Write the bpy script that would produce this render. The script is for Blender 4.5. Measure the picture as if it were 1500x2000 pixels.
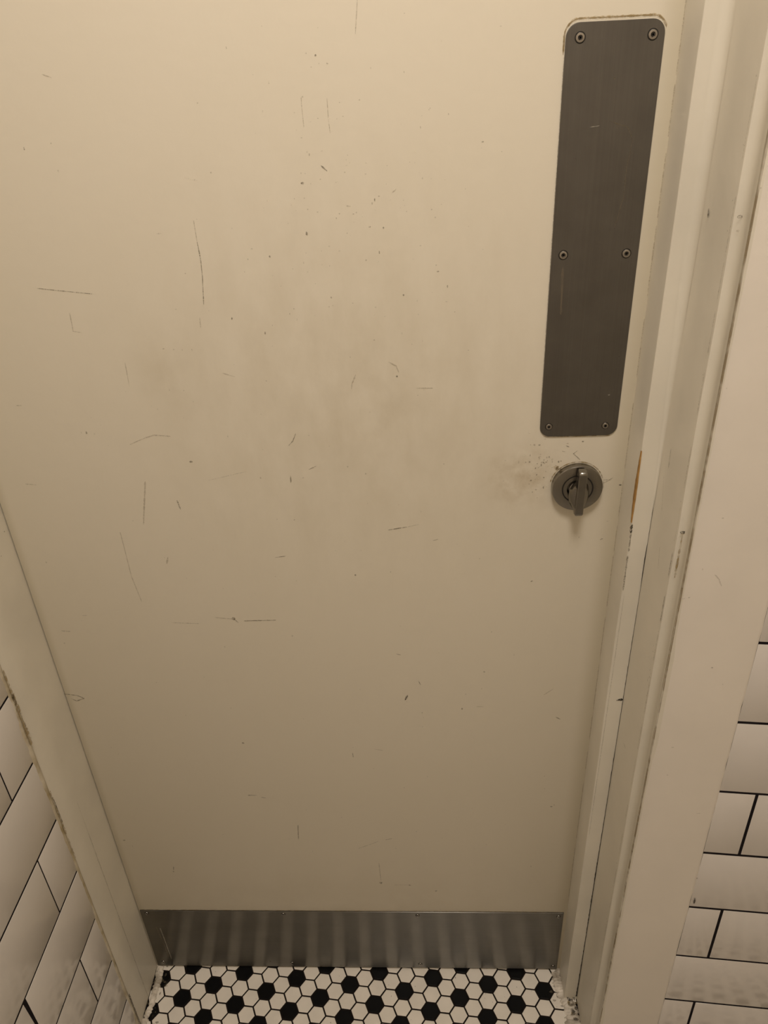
import bpy, bmesh, math, random
from mathutils import Vector, Matrix, noise
PI = math.pi
for o in list(bpy.data.objects): bpy.data.objects.remove(o)
C = bpy.context.scene.collection
scene = bpy.context.scene
U = .026                      # one floor tile pitch in metres
CAM = {'f': 1520.5854149681643, 'loc': [0.39806031959999655, -0.7255466491120725, 1.3207053425329596], 'R': [[0.9986, 0.032012, -0.042121], [-0.019763, -0.512818, -0.85827], [-0.049076, 0.8579, -0.511467]]}
DOOR_LINES = [([(0.0403, 1.14058), (0.05835, 1.13806), (0.07739, 1.13549), (0.09168, 1.13357)], 0.00064, 1), ([(0.06564, 1.11639), (0.06525, 1.10695), (0.06461, 1.09841), (0.07326, 1.09661)], 0.00089, 0), ([(0.199, 1.1958), (0.19914, 1.17723)], 0.00074, 0), ([(0.19914, 1.17723), (0.19982, 1.16135), (0.19884, 1.14516), (0.19594, 1.11995)], 0.0008, 1), ([(0.0926, 1.31406), (0.10003, 1.31117)], 0.00086, 0), ([(0.19685, 1.23113), (0.20773, 1.22865)], 0.0009, 3), ([(0.16298, 1.18522), (0.16773, 1.18549)], 0.00094, 0), ([(0.30492, 1.28979), (0.30469, 1.28304), (0.305, 1.26619)], 0.00055, 0), ([(0.32623, 1.28743), (0.32608, 1.27267), (0.32689, 1.26105)], 0.00051, 0), ([(0.31679, 1.23639), (0.32195, 1.23172)], 0.00114, 1), ([(0.33641, 1.20283), (0.34045, 1.20226)], 0.00109, 0), ([(0.37646, 1.21148), (0.38059, 1.21466)], 0.00089, 0), ([(0.35539, 1.35376), (0.35242, 1.3314)], 0.00064, 0), ([(0.1085, 1.06604), (0.10764, 1.04033)], 0.00077, 0), ([(-0.01407, 1.02335), (-0.00769, 1.02317)], 0.00107, 0), ([(0.09395, 0.97605), (0.10821, 0.98216)], 0.00081, 0), ([(0.10821, 0.98216), (0.12195, 0.98654), (0.139, 0.98467)], 0.00108, 0), ([(0.10172, 0.93243), (0.09715, 0.91291), (0.08899, 0.87809)], 0.00144, 0), ([(0.13209, 0.9083), (0.13395, 0.89654)], 0.00146, 1), ([(0.06048, 0.86896), (0.06065, 0.84493), (0.06053, 0.80867), (0.0651, 0.77154)], 0.00087, 0), ([(0.10831, 0.83485), (0.10528, 0.82503)], 0.00176, 0), ([(-0.03, 0.93253), (-0.01796, 0.93097)], 0.00101, 0), ([(0.20355, 1.05171), (0.21548, 1.0474)], 0.00082, 0), ([(0.17037, 0.93198), (0.21201, 0.94145)], 0.00055, 0), ([(0.17106, 0.74446), (0.17586, 0.73817)], 0.00124, 1), ([(0.09517, 0.73948), (0.12799, 0.73762)], 0.00099, 0), ([(0.18301, 0.7407), (0.22149, 0.74131)], 0.00111, 1), ([(0.1488, 0.74638), (0.17064, 0.7437)], 0.0008, 0), ([(0.23091, 0.83116), (0.243, 0.8328)], 0.00093, 1), ([(-0.04294, 0.72905), (-0.03173, 0.72808)], 0.00191, 0), ([(-0.01184, 0.75216), (-0.0056, 0.75206)], 0.00125, 0), ([(0.26106, 0.97084), (0.26587, 0.976), (0.26963, 0.98422)], 0.00107, 1), ([(0.3355, 1.04647), (0.33109, 1.03672), (0.33015, 1.0308)], 0.00131, 0), ([(0.36822, 1.0581), (0.37541, 1.05386), (0.37784, 1.04705)], 0.00119, 0), ([(0.39505, 1.03025), (0.41125, 1.02978)], 0.00091, 0), ([(0.25928, 0.93534), (0.25878, 0.92687)], 0.0011, 1), ([(0.27927, 0.94219), (0.28767, 0.94624)], 0.00098, 1), ([(0.36027, 0.86507), (0.37257, 0.86712), (0.38106, 0.86859)], 0.00113, 1), ([(0.38106, 0.86859), (0.39403, 0.87161)], 0.00067, 0), ([(0.40949, 0.85011), (0.41488, 0.85182)], 0.00147, 1), ([(0.51943, 0.79197), (0.52236, 0.79349)], 0.00116, 1), ([(0.36286, 0.68669), (0.36849, 0.68498)], 0.00125, 1), ([(0.3893, 0.64213), (0.39173, 0.63568)], 0.00152, 1), ([(0.37147, 0.60976), (0.37495, 0.61852)], 0.00182, 2), ([(0.46156, 0.59773), (0.47127, 0.59763)], 0.00104, 0), ([(0.54548, 0.61706), (0.55685, 0.62729)], 0.00114, 0), ([(0.56276, 0.57879), (0.56889, 0.57466)], 0.0013, 1), ([(0.29873, 0.51518), (0.29921, 0.50636)], 0.00137, 1), ([(0.32818, 0.52228), (0.33995, 0.5188)], 0.00102, 0), ([(0.14639, 0.43123), (0.1594, 0.43119)], 0.00145, 1), ([(0.16465, 0.42691), (0.1717, 0.42529)], 0.0016, 1), ([(0.21078, 0.36755), (0.20835, 0.33551)], 0.00111, 1), ([(0.33506, 0.33453), (0.34558, 0.33742)], 0.00149, 1), ([(0.29476, 0.31461), (0.32485, 0.33104)], 0.00113, 0), ([(0.36533, 0.2281), (0.36996, 0.22686)], 0.00171, 1), ([(0.38778, 0.56393), (0.3944, 0.56295)], 0.00133, 3), ([(-0.06642, 0.62567), (-0.05033, 0.62282), (-0.04149, 0.61771), (-0.05278, 0.61298), (-0.05906, 0.61754)], 0.00121, 1), ([(0.01167, 0.27142), (0.01008, 0.26271)], 0.00158, 1), ([(0.55875, 0.9571), (0.55486, 0.95368), (0.55939, 0.94943), (0.56227, 0.94639)], 0.00083, 1), ([(0.54629, 0.96327), (0.55007, 0.96142)], 0.00104, 1), ([(0.54312, 0.95692), (0.5463, 0.95625)], 0.00084, 1), ([(0.57955, 0.91324), (0.5957, 0.92206)], 0.00096, 0), ([(0.58825, 0.92225), (0.59623, 0.92205)], 0.00075, 1), ([(0.60488, 0.91571), (0.60808, 0.91563)], 0.00107, 2), ([(0.59246, 0.84734), (0.59559, 0.84927)], 0.00133, 1), ([(0.59464, 0.92209), (0.59809, 0.92444)], 0.00106, 1), ([(0.3443, 0.22798), (0.36533, 0.2281)], 0.00078, 0), ([(0.32333, 0.28122), (0.32447, 0.23797)], 0.00107, 0), ([(0.19003, 1.10789), (0.18938, 1.09795)], 0.00074, 0)]
DOOR_DOTS = [(0.14925, 1.07835, 0.00091, 0), (0.15918, 1.07726, 0.00075, 0), (0.16765, 1.07648, 0.0006, 0), (0.1772, 1.07619, 0.00076, 0), (0.24787, 1.32635, 0.00066, 0), (0.2208, 1.1059, 0.00108, 1), (0.18345, 1.14943, 0.00057, 0), (0.08664, 1.26259, 0.0008, 0), (0.06193, 1.25955, 0.0009, 1), (0.24824, 1.1692, 0.00075, 0), (0.24329, 1.16029, 0.00071, 0), (0.08718, 1.24067, 0.00082, 0), (0.3193, 1.31802, 0.00083, 1), (0.35284, 1.28485, 0.00076, 0), (0.41027, 1.27539, 0.00055, 0), (0.45519, 1.24937, 0.00086, 1), (0.29975, 1.22289, 0.00116, 1), (0.36183, 1.20698, 0.0009, 1), (0.35625, 1.18443, 0.00101, 1), (0.36854, 1.18312, 0.00092, 1), (0.36393, 1.16198, 0.00093, 1), (0.32778, 1.1646, 0.00084, 0), (0.2994, 1.18077, 0.00139, 1), (0.40108, 1.1665, 0.00069, 0), (0.41521, 1.14884, 0.00074, 0), (0.41657, 1.14328, 0.00094, 1), (0.42544, 1.12949, 0.00095, 1), (0.38458, 1.12282, 0.00105, 1), (0.28282, 1.1029, 0.00088, 0), (0.25089, 1.09046, 0.00109, 1), (0.3583, 1.11217, 0.00063, 0), (0.42448, 1.11528, 0.00067, 0), (0.26379, 1.16186, 0.00094, 1), (0.44558, 1.06759, 0.00059, 0), (0.04627, 0.9914, 0.00091, 0), (0.05171, 0.99101, 0.00129, 1), (0.05991, 0.98951, 0.00081, 0), (0.15535, 0.95448, 0.00164, 1), (0.14744, 1.03588, 0.00088, 0), (0.22693, 0.93368, 0.00099, 0), (0.17106, 0.74446, 0.00247, 1), (-0.03441, 0.82997, 0.00096, 0), (-0.04378, 0.70971, 0.00109, 0), (0.15382, 0.7011, 0.00095, 0), (0.19888, 0.98306, 0.00085, 0), (0.37595, 1.04324, 0.00111, 1), (0.33907, 0.9358, 0.00098, 0), (0.27236, 0.93255, 0.00099, 0), (0.32067, 0.94479, 0.00097, 0), (0.32023, 0.8051, 0.00118, 1), (0.46128, 0.82487, 0.00074, 0), (0.47752, 0.7193, 0.00091, 0), (0.23861, 0.71671, 0.00112, 0), (0.42163, 0.94523, 0.0008, 0), (0.39656, 0.88787, 0.00089, 0), (0.5057, 0.68305, 0.00086, 0), (0.25777, 0.8806, 0.0009, 0), (0.36079, 0.8086, 0.00082, 0), (0.47021, 0.65633, 0.00126, 1), (0.39283, 0.58765, 0.00105, 0), (0.44376, 0.59434, 0.00143, 1), (0.15393, 0.53463, 0.00151, 1), (0.32425, 0.23292, 0.00264, 1), (0.40792, 0.21307, 0.00172, 1), (0.56915, 0.40675, 0.00141, 1), (0.57246, 0.40995, 0.00112, 0), (0.54811, 0.27363, 0.00113, 0), (-0.05107, 0.33281, 0.00154, 1), (-0.04142, 0.31982, 0.00116, 0), (0.00939, 0.25896, 0.00158, 1), (0.56357, 0.96744, 0.00104, 1), (0.54819, 0.96554, 0.00094, 0), (0.59834, 0.87096, 0.00088, 0), (0.51967, 0.96455, 0.00105, 1), (0.51998, 0.95045, 0.00095, 0), (0.56932, 0.85118, 0.00089, 0), (0.61167, 0.78664, 0.00081, 0), (0.27928, 1.30011, 0.00063, 3), (0.30612, 1.28899, 0.00065, 0), (0.27824, 1.33976, 0.00033, 0), (0.38662, 1.26527, 0.00034, 0), (0.38701, 1.20562, 0.00044, 0), (0.40143, 1.07812, 0.00041, 3), (0.31065, 1.19865, 0.00076, 0), (0.35149, 1.15561, 0.00079, 0), (0.28293, 0.98195, 0.00066, 3), (0.31839, 1.24758, 0.00073, 0), (0.47134, 1.24125, 0.00043, 0), (0.19988, 1.11396, 0.00047, 0), (0.30716, 1.10162, 0.00034, 3), (0.33891, 1.23998, 0.00046, 0), (0.28808, 1.20547, 0.00053, 3), (0.36216, 1.15387, 0.00076, 3), (0.29719, 1.14692, 0.00059, 0), (0.2794, 1.1311, 0.00034, 0), (0.32835, 1.31191, 0.00069, 0), (0.39752, 1.23532, 0.00046, 3), (0.33688, 1.11674, 0.00062, 0), (0.35496, 1.22801, 0.00073, 0), (0.35782, 1.11219, 0.00051, 0), (0.24607, 1.04219, 0.00064, 0), (0.3269, 1.27226, 0.00065, 3), (0.39802, 1.10406, 0.00081, 0), (0.34046, 1.24354, 0.00057, 0), (0.44406, 1.1817, 0.00047, 0), (0.27735, 1.19078, 0.00035, 3), (0.41463, 1.19012, 0.0007, 0), (0.42328, 1.22091, 0.00037, 0), (0.39437, 1.15503, 0.00039, 0), (0.31709, 1.12269, 0.00082, 0), (0.41137, 1.22218, 0.00053, 3), (0.31792, 1.15175, 0.00055, 0), (0.43214, 1.10538, 0.00059, 0), (0.29814, 1.27761, 0.00045, 0), (0.26716, 1.20964, 0.00057, 3), (0.25874, 1.09822, 0.00072, 3), (0.32975, 1.22321, 0.00045, 3), (0.3333, 1.27162, 0.00051, 3), (0.3188, 1.16896, 0.00072, 0), (0.29919, 1.23095, 0.00061, 0), (0.31794, 1.11495, 0.00066, 0), (0.28094, 1.11326, 0.0007, 0), (0.25633, 1.07758, 0.00078, 3), (0.28372, 1.19011, 0.00047, 0), (0.30684, 1.222, 0.00069, 0), (0.33579, 1.17991, 0.00063, 0), (0.39156, 1.07539, 0.00063, 3), (0.39316, 1.23589, 0.00055, 3), (0.36659, 1.10313, 0.00064, 0), (0.35532, 1.08059, 0.00066, 0), (0.40792, 1.04694, 0.00041, 0), (0.26326, 1.20382, 0.00051, 0), (0.27114, 1.1347, 0.00062, 0), (0.33632, 1.28364, 0.00044, 0), (0.42105, 1.32361, 0.00057, 3), (0.33008, 1.19665, 0.00059, 0), (0.31449, 1.1141, 0.0008, 0), (0.454, 1.24469, 0.00048, 3), (0.31079, 1.27021, 0.00036, 3), (0.28376, 1.15016, 0.00043, 0), (0.30231, 1.2585, 0.00069, 0), (0.29735, 1.16386, 0.00076, 3), (0.39732, 1.11714, 0.00076, 0), (0.16882, 1.11645, 0.00059, 0), (0.40388, 1.22288, 0.00073, 0), (0.30606, 1.24727, 0.00074, 0), (0.3423, 1.19577, 0.00075, 0), (0.29131, 1.21044, 0.00053, 0), (0.34233, 1.18886, 0.00038, 0), (0.4201, 1.20102, 0.00044, 0), (0.35583, 1.26765, 0.00041, 0), (0.33858, 1.27332, 0.00051, 0), (0.22084, 1.23434, 0.0007, 0), (0.37537, 1.20648, 0.00044, 3), (0.31094, 1.15291, 0.00058, 0), (0.27655, 1.10852, 0.00074, 0), (0.38944, 1.19619, 0.00052, 0), (0.40426, 1.27108, 0.0003, 0), (0.27169, 1.27982, 0.00071, 3), (0.20191, 1.19657, 0.0005, 0), (0.31198, 1.31975, 0.00066, 0), (0.35588, 1.23691, 0.00068, 3), (0.36343, 1.30721, 0.00056, 0), (0.37378, 1.2338, 0.00052, 3), (0.46737, 1.33166, 0.0005, 0), (0.25401, 1.28622, 0.00033, 0), (0.3384, 1.17761, 0.00035, 0), (0.30333, 1.13597, 0.00037, 0), (0.33905, 1.23554, 0.00068, 0), (0.26695, 1.30649, 0.00034, 0), (0.44099, 1.21282, 0.0005, 0), (0.29855, 1.2645, 0.00037, 3), (0.3565, 1.10493, 0.00066, 3), (0.36198, 1.19891, 0.00057, 3), (0.26463, 1.14478, 0.00034, 0), (0.30024, 1.10627, 0.00058, 3), (0.32707, 1.19288, 0.00064, 0), (0.26358, 1.26354, 0.00043, 3), (0.30271, 1.23041, 0.00034, 0), (0.3311, 1.06444, 0.00061, 0), (0.39186, 1.34343, 0.00046, 0), (0.38204, 1.08629, 0.00066, 0), (0.32877, 1.22201, 0.0007, 3), (0.30763, 1.24521, 0.00069, 0), (0.37276, 1.21952, 0.00054, 3), (0.34182, 1.23745, 0.00037, 0), (0.32828, 1.26216, 0.00035, 3), (0.29992, 1.21054, 0.00063, 0), (0.3115, 1.16517, 0.00048, 3), (0.32299, 1.33681, 0.00044, 3), (0.3903, 1.30357, 0.00062, 0), (0.40131, 1.22747, 0.00032, 3), (0.34897, 1.16069, 0.00036, 0), (0.38412, 1.19937, 0.00033, 0), (0.31747, 1.27263, 0.00048, 0), (0.41113, 1.27648, 0.00048, 0), (0.30221, 1.2011, 0.00062, 0), (0.29419, 1.15532, 0.00074, 0), (0.31564, 1.2254, 0.00068, 0), (0.33693, 1.23033, 0.00071, 0), (0.39771, 1.24371, 0.00071, 3), (0.41154, 1.19709, 0.0007, 0), (0.41123, 1.1243, 0.00047, 3), (0.33932, 0.89949, 0.00041, 3), (0.38779, 1.20136, 0.00035, 0), (0.42635, 1.27133, 0.00058, 0), (0.29168, 1.20063, 0.00065, 3), (0.23253, 1.18758, 0.00041, 0), (0.42722, 1.24928, 0.00049, 0), (0.36564, 1.20978, 0.00066, 0), (0.35034, 1.19333, 0.0007, 3), (0.21809, 1.28805, 0.00061, 0), (0.40283, 1.26232, 0.0007, 0), (0.31524, 1.30994, 0.0005, 0), (0.45718, 1.16139, 0.00053, 3), (0.35952, 1.2041, 0.00075, 0), (0.3217, 1.31219, 0.00037, 0), (0.38931, 1.17446, 0.00037, 3), (0.38061, 1.21508, 0.00035, 3), (0.3451, 1.19696, 0.00056, 0), (0.23892, 1.14892, 0.00058, 0), (0.16512, 0.78911, 0.00066, 0), (0.15623, 1.00514, 0.00042, 0), (-0.01946, 0.51489, 0.00077, 0), (0.19862, 0.99589, 0.00034, 0), (0.16945, 1.02239, 0.00045, 0), (0.32343, 0.92361, 0.00035, 0), (0.38888, 1.0358, 0.00036, 0), (0.16144, 0.84299, 0.00038, 0), (0.23871, 0.88174, 0.00059, 0), (0.27488, 0.38418, 0.00072, 0), (0.41443, 0.68781, 0.00054, 0), (0.4481, 0.61949, 0.00075, 0), (0.39437, 0.57932, 0.0005, 0), (0.44315, 0.83118, 0.00039, 0), (0.07127, 0.97626, 0.00041, 0), (0.37275, 0.8971, 0.00035, 0), (0.41685, 0.70187, 0.00038, 0), (0.06885, 0.9993, 0.00044, 0), (0.48106, 0.32409, 0.00071, 0), (0.12484, 0.8046, 0.00049, 0), (0.21635, 1.05988, 0.00048, 0), (0.45508, 0.55516, 0.00044, 0), (0.3032, 0.96902, 0.00055, 0), (0.19484, 0.33603, 0.00081, 0), (0.07819, 0.88328, 0.00066, 0), (0.25162, 0.79838, 0.00051, 0), (0.41758, 0.3389, 0.00068, 0), (0.53594, 0.66873, 0.00041, 0), (0.44459, 0.80522, 0.00037, 0), (0.22586, 0.39997, 0.00061, 0), (0.13473, 0.90814, 0.00041, 0), (0.31109, 0.85134, 0.0006, 0), (0.13988, 0.85856, 0.00043, 0), (0.55744, 0.44336, 0.00077, 0), (0.33912, 0.82045, 0.0004, 0), (0.45481, 0.75334, 0.00037, 0), (0.13132, 1.01543, 0.00054, 0), (0.48542, 0.94759, 0.00057, 0), (0.14683, 0.59833, 0.00075, 0), (0.32532, 0.48496, 0.00057, 0), (-0.01409, 0.7446, 0.0006, 0), (0.10439, 0.83346, 0.00046, 0), (0.03022, 0.88768, 0.00048, 0), (0.23896, 0.57879, 0.00056, 0), (0.55584, 0.46857, 0.00079, 0), (0.37356, 0.60737, 0.0006, 0), (0.43597, 0.84474, 0.00054, 0), (0.36934, 0.73021, 0.00047, 0), (0.08774, 1.02309, 0.00043, 0), (0.30023, 0.52526, 0.0007, 0), (0.09844, 0.34675, 0.00058, 0), (0.39588, 1.02262, 0.00054, 0), (0.34966, 0.31484, 0.00085, 0), (0.36581, 0.44606, 0.00073, 0), (0.34188, 0.94561, 0.00049, 0), (0.4843, 0.92354, 0.00064, 0), (0.2994, 0.82647, 0.00035, 0), (0.23313, 0.96677, 0.00053, 0), (0.50666, 0.36845, 0.0007, 0), (0.23633, 1.00673, 0.00053, 0), (0.28609, 0.56736, 0.00055, 0), (0.47908, 0.93972, 0.00042, 0), (0.12048, 0.65215, 0.00074, 0), (0.05792, 0.64374, 0.0007, 0), (0.16174, 1.03454, 0.00049, 0), (0.45953, 0.40309, 0.00074, 0), (0.22798, 0.80516, 0.00054, 0), (0.49014, 0.88357, 0.00042, 0), (0.30392, 0.30331, 0.00054, 0), (0.0608, 1.00785, 0.0005, 0), (0.33893, 0.96058, 0.00038, 0), (0.31522, 0.62892, 0.00065, 0), (0.40206, 1.02822, 0.00045, 0), (0.46393, 0.31475, 0.00059, 0), (0.46789, 0.62817, 0.00074, 0), (0.08556, 0.58626, 0.00075, 0), (0.28049, 1.01004, 0.00037, 0), (0.12565, 1.0189, 0.00036, 0), (0.34735, 1.00585, 0.00055, 0), (0.39788, 0.46844, 0.00075, 0), (0.38051, 0.3528, 0.00086, 0), (0.31788, 0.30509, 0.0005, 0), (0.10273, 1.03529, 0.00038, 0), (0.2015, 0.78132, 0.00061, 0), (0.40852, 1.01582, 0.00043, 0), (0.30008, 0.83912, 0.00039, 0), (0.3288, 0.83905, 0.00058, 0), (0.22676, 0.3077, 0.00089, 0), (-0.0268, 0.52738, 0.00073, 0), (0.52033, 0.92686, 0.00087, 3), (0.52103, 0.95145, 0.00075, 0), (0.51886, 0.91227, 0.00105, 0), (0.51031, 0.94583, 0.00075, 0), (0.51703, 0.93822, 0.00082, 0), (0.52073, 0.90222, 0.00061, 0), (0.5065, 0.94521, 0.00062, 1), (0.52786, 0.94982, 0.00083, 0), (0.52226, 0.93928, 0.00109, 3), (0.52272, 0.9414, 0.00092, 1), (0.52548, 0.9436, 0.00125, 0), (0.53741, 0.94062, 0.00085, 0), (0.54055, 0.94471, 0.00114, 1), (0.51691, 0.93773, 0.00079, 1), (0.52656, 0.91466, 0.00107, 1), (0.53359, 0.94761, 0.00126, 0), (0.52788, 0.94479, 0.00109, 1), (0.52436, 0.94464, 0.00077, 1), (0.51186, 0.92929, 0.00086, 3), (0.54289, 0.93626, 0.00109, 1), (0.543, 0.92121, 0.00051, 1), (0.5286, 0.94649, 0.00049, 1), (0.54077, 0.94389, 0.00058, 0), (0.535, 0.92723, 0.00097, 0), (0.52946, 0.91573, 0.0007, 3), (0.51736, 0.92424, 0.00072, 0), (0.52095, 0.92718, 0.0008, 3), (0.5113, 0.91915, 0.00095, 0), (0.52963, 0.93966, 0.00049, 0), (0.52022, 0.94875, 0.00086, 0), (0.54743, 0.9347, 0.00081, 0), (0.52274, 0.9443, 0.00087, 0), (0.50869, 0.97863, 0.00107, 3), (0.51561, 0.93367, 0.00058, 3), (0.5106, 0.9448, 0.00094, 1), (0.53428, 0.93832, 0.00061, 0), (0.51841, 0.94309, 0.00065, 1), (0.5374, 0.92163, 0.00114, 3), (0.52507, 0.94748, 0.00075, 1), (0.54102, 0.9361, 0.00093, 0), (0.52797, 0.93368, 0.00075, 0), (0.51305, 0.92328, 0.00114, 1), (0.5248, 0.97129, 0.00067, 0), (0.51064, 0.95269, 0.00097, 0), (0.51438, 0.96471, 0.00116, 0), (0.5051, 0.95312, 0.00118, 3), (0.51984, 0.93844, 0.00051, 1), (0.51046, 0.96498, 0.00049, 1), (0.54106, 0.91312, 0.00098, 0), (0.49912, 0.9454, 0.00104, 0), (0.54521, 0.92754, 0.00072, 0), (0.54275, 0.94552, 0.00069, 1), (0.52115, 0.95387, 0.00071, 0), (0.53045, 0.95014, 0.001, 1), (0.51354, 0.93475, 0.00065, 3), (0.51528, 0.90953, 0.00086, 0), (0.5186, 0.93027, 0.00082, 1), (0.52619, 0.92652, 0.00087, 1), (0.53382, 0.94478, 0.00049, 1)]
WALL_LINES = [([(0.66015, 0.90101), (0.66448, 0.8964), (0.66803, 0.88862)], 0.00091, 0), ([(0.63593, 0.87227), (0.63858, 0.87317)], 0.00093, 1), ([(0.64124, 0.87388), (0.64294, 0.87485)], 0.00074, 1), ([(0.71664, 0.42739), (0.71737, 0.41508)], 0.00158, 2), ([(0.6943, 0.5789), (0.69863, 0.57975)], 0.0009, 0)]
WALL_DOTS = [(0.64886, 0.9063, 0.00073, 0), (0.67587, 0.79105, 0.00098, 1), (0.65511, 0.67939, 0.00106, 0), (0.65583, 0.63715, 0.00081, 0), (0.71302, 0.46529, 0.00107, 2), (0.63599, 1.22678, 0.00056, 0), (0.63934, 1.07949, 0.0006, 0), (0.68955, 0.77021, 0.0007, 0), (0.65686, 0.9605, 0.00065, 0)]
JAMB_LINES = [([(-0.06753, 1.20131), (-0.06915, 1.19469)], 0.0015, 2), ([(-0.07042, 0.99223), (-0.07225, 0.97241)], 0.00075, 1), ([(-0.08347, 0.89221), (-0.08924, 0.87012)], 0.0006, 0), ([(-0.06335, 0.95949), (-0.07352, 0.9258)], 0.0006, 0), ([(-0.0716, 0.60973), (-0.08151, 0.61038)], 0.001, 0)]
REVEAL_DOTS = [(-0.00809, 0.87753, 0.0009, 1), (-0.02813, 0.85817, 0.00075, 1), (-0.0179, 0.76118, 0.00065, 0), (-0.08738, 0.56525, 0.0007, 0), (-0.05272, 0.36099, 0.00075, 1)]
CRACK = [(0.009, 5), (0.0753, 4.2), (0.1312, 2.8), (0.2, 3), (0.26, 3.4), (0.3306, 3.4), (0.3968, 2.6), (0.4788, 2.2), (0.5361, 2.2), (0.5902, 1.8), (0.6495, 1.8), (0.7235, 1.6), (0.7901, 1.5), (0.8135, 1.0), (0.8335, 2.8), (0.8563, 3.0), (0.8722, 1.2), (0.9091, 1.2), (0.9442, 1.0), (0.9778, 1.2), (1.0305, 0.8), (1.07, 1.0), (1.0982, 0.6)]

# ---------------------------------------------------------------- camera, light, exposure
cd = bpy.data.cameras.new('camera'); cam = bpy.data.objects.new('camera', cd); C.objects.link(cam)
R = CAM['R']
M = Matrix(((R[0][0], -R[1][0], -R[2][0]), (R[0][1], -R[1][1], -R[2][1]), (R[0][2], -R[1][2], -R[2][2]))).to_4x4()
M.translation = Vector(CAM['loc']); cam.matrix_world = M
cd.sensor_fit = 'HORIZONTAL'; cd.sensor_width = 36; cd.lens = 36*CAM['f']/1500; cd.clip_start = .01
scene.camera = cam
w = bpy.data.worlds.new('world'); scene.world = w; w.use_nodes = True
w.node_tree.nodes['Background'].inputs[0].default_value = (.9, .7, .5, 1); w.node_tree.nodes['Background'].inputs[1].default_value = .02
scene.view_settings.view_transform = 'Standard'; scene.view_settings.look = 'None'
scene.view_settings.gamma = 1; scene.view_settings.use_curve_mapping = False
scene.view_settings.exposure = 0.0
LAMP = Vector((.43, -.74, 2.33))
LAMP_W = 13.7
ld = bpy.data.lights.new('ceiling_lamp_light', 'AREA'); ld.shape = 'DISK'; ld.size = .40; ld.energy = LAMP_W; ld.color = (1, .93, .87)
lo = bpy.data.objects.new('ceiling_lamp_light', ld); C.objects.link(lo); lo.location = LAMP

# ---------------------------------------------------------------- helpers
def tag(o, label=None, cat=None, kind=None, group=None):
    if label: o['label'] = label
    if cat: o['category'] = cat
    if kind: o['kind'] = kind
    if group: o['group'] = group
    return o
def empty(name, loc=(0,0,0)):
    o = bpy.data.objects.new(name, None); C.objects.link(o); o.location = loc; return o
def link(name, me, mats, parent=None):
    o = bpy.data.objects.new(name, me); C.objects.link(o)
    if not isinstance(mats, (list, tuple)): mats = [mats]
    if len(me.materials) == 0:
        for m in mats: me.materials.append(m)
    if parent: o.parent = parent; o.matrix_parent_inverse = Matrix()
    return o
def obj(name, bm, mats, parent=None, smooth=False, origin=None):
    bm.normal_update()
    me = bpy.data.meshes.new(name)
    if origin is not None: bmesh.ops.translate(bm, verts=bm.verts, vec=-Vector(origin))
    bm.to_mesh(me); bm.free()
    if smooth:
        for p in me.polygons: p.use_smooth = True
    o = link(name, me, mats, parent)
    if origin is not None: o.location = origin
    return o
def smooth_angle(o, deg=35):
    me = o.data
    for p in me.polygons: p.use_smooth = True
    try: me.set_sharp_from_angle(angle=math.radians(deg))
    except Exception: pass
def bx(bm, x0, x1, y0, y1, z0, z1, mi=0):
    vs = [bm.verts.new(p) for p in ((x0,y0,z0),(x1,y0,z0),(x1,y1,z0),(x0,y1,z0),(x0,y0,z1),(x1,y0,z1),(x1,y1,z1),(x0,y1,z1))]
    for f in ((0,3,2,1),(4,5,6,7),(0,1,5,4),(1,2,6,5),(2,3,7,6),(3,0,4,7)):
        bm.faces.new([vs[i] for i in f]).material_index = mi
def box(name, b, mat, parent=None, bevel=0, seg=2):
    bm = bmesh.new(); bx(bm, *b)
    if bevel: bmesh.ops.bevel(bm, geom=bm.edges[:], offset=bevel, segments=seg, affect='EDGES', profile=.5)
    o = obj(name, bm, mat, parent)
    if bevel: smooth_angle(o)
    return o
def prism_z(bm, poly, z0, z1, rough=0, steps=1, mi=0):
    """vertical prism of a plan polygon (counter-clockwise), optionally wobbling along its height"""
    rings = []
    for k in range(steps+1):
        z = z0+(z1-z0)*k/steps
        ring = []
        for i, (x, y) in enumerate(poly):
            dx = noise.noise(Vector((x*30, y*30, z*9)))*rough; dy = noise.noise(Vector((y*30, x*30, z*9+7)))*rough
            ring.append(bm.verts.new((x+dx, y+dy, z)))
        rings.append(ring)
    n = len(poly)
    for a, b in zip(rings, rings[1:]):
        for i in range(n): bm.faces.new((a[i], a[(i+1)%n], b[(i+1)%n], b[i])).material_index = mi
    bm.faces.new(rings[0][::-1]).material_index = mi; bm.faces.new(rings[-1]).material_index = mi
def lathe(bm, prof, cx, cz, n=64, y0=0):
    """turned round the y axis through (cx, cz); prof = (radius, y)"""
    rings = []
    for r, y in prof:
        if r < 1e-6: rings.append([bm.verts.new((cx, y0+y, cz))])
        else: rings.append([bm.verts.new((cx+r*math.cos(2*PI*k/n), y0+y, cz+r*math.sin(2*PI*k/n))) for k in range(n)])
    for a, b in zip(rings, rings[1:]):
        for k in range(n):
            q = [a[k % len(a)], a[(k+1) % len(a)], b[(k+1) % len(b)], b[k % len(b)]]
            q = list(dict.fromkeys(q))
            if len(q) > 2: bm.faces.new(q)

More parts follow.
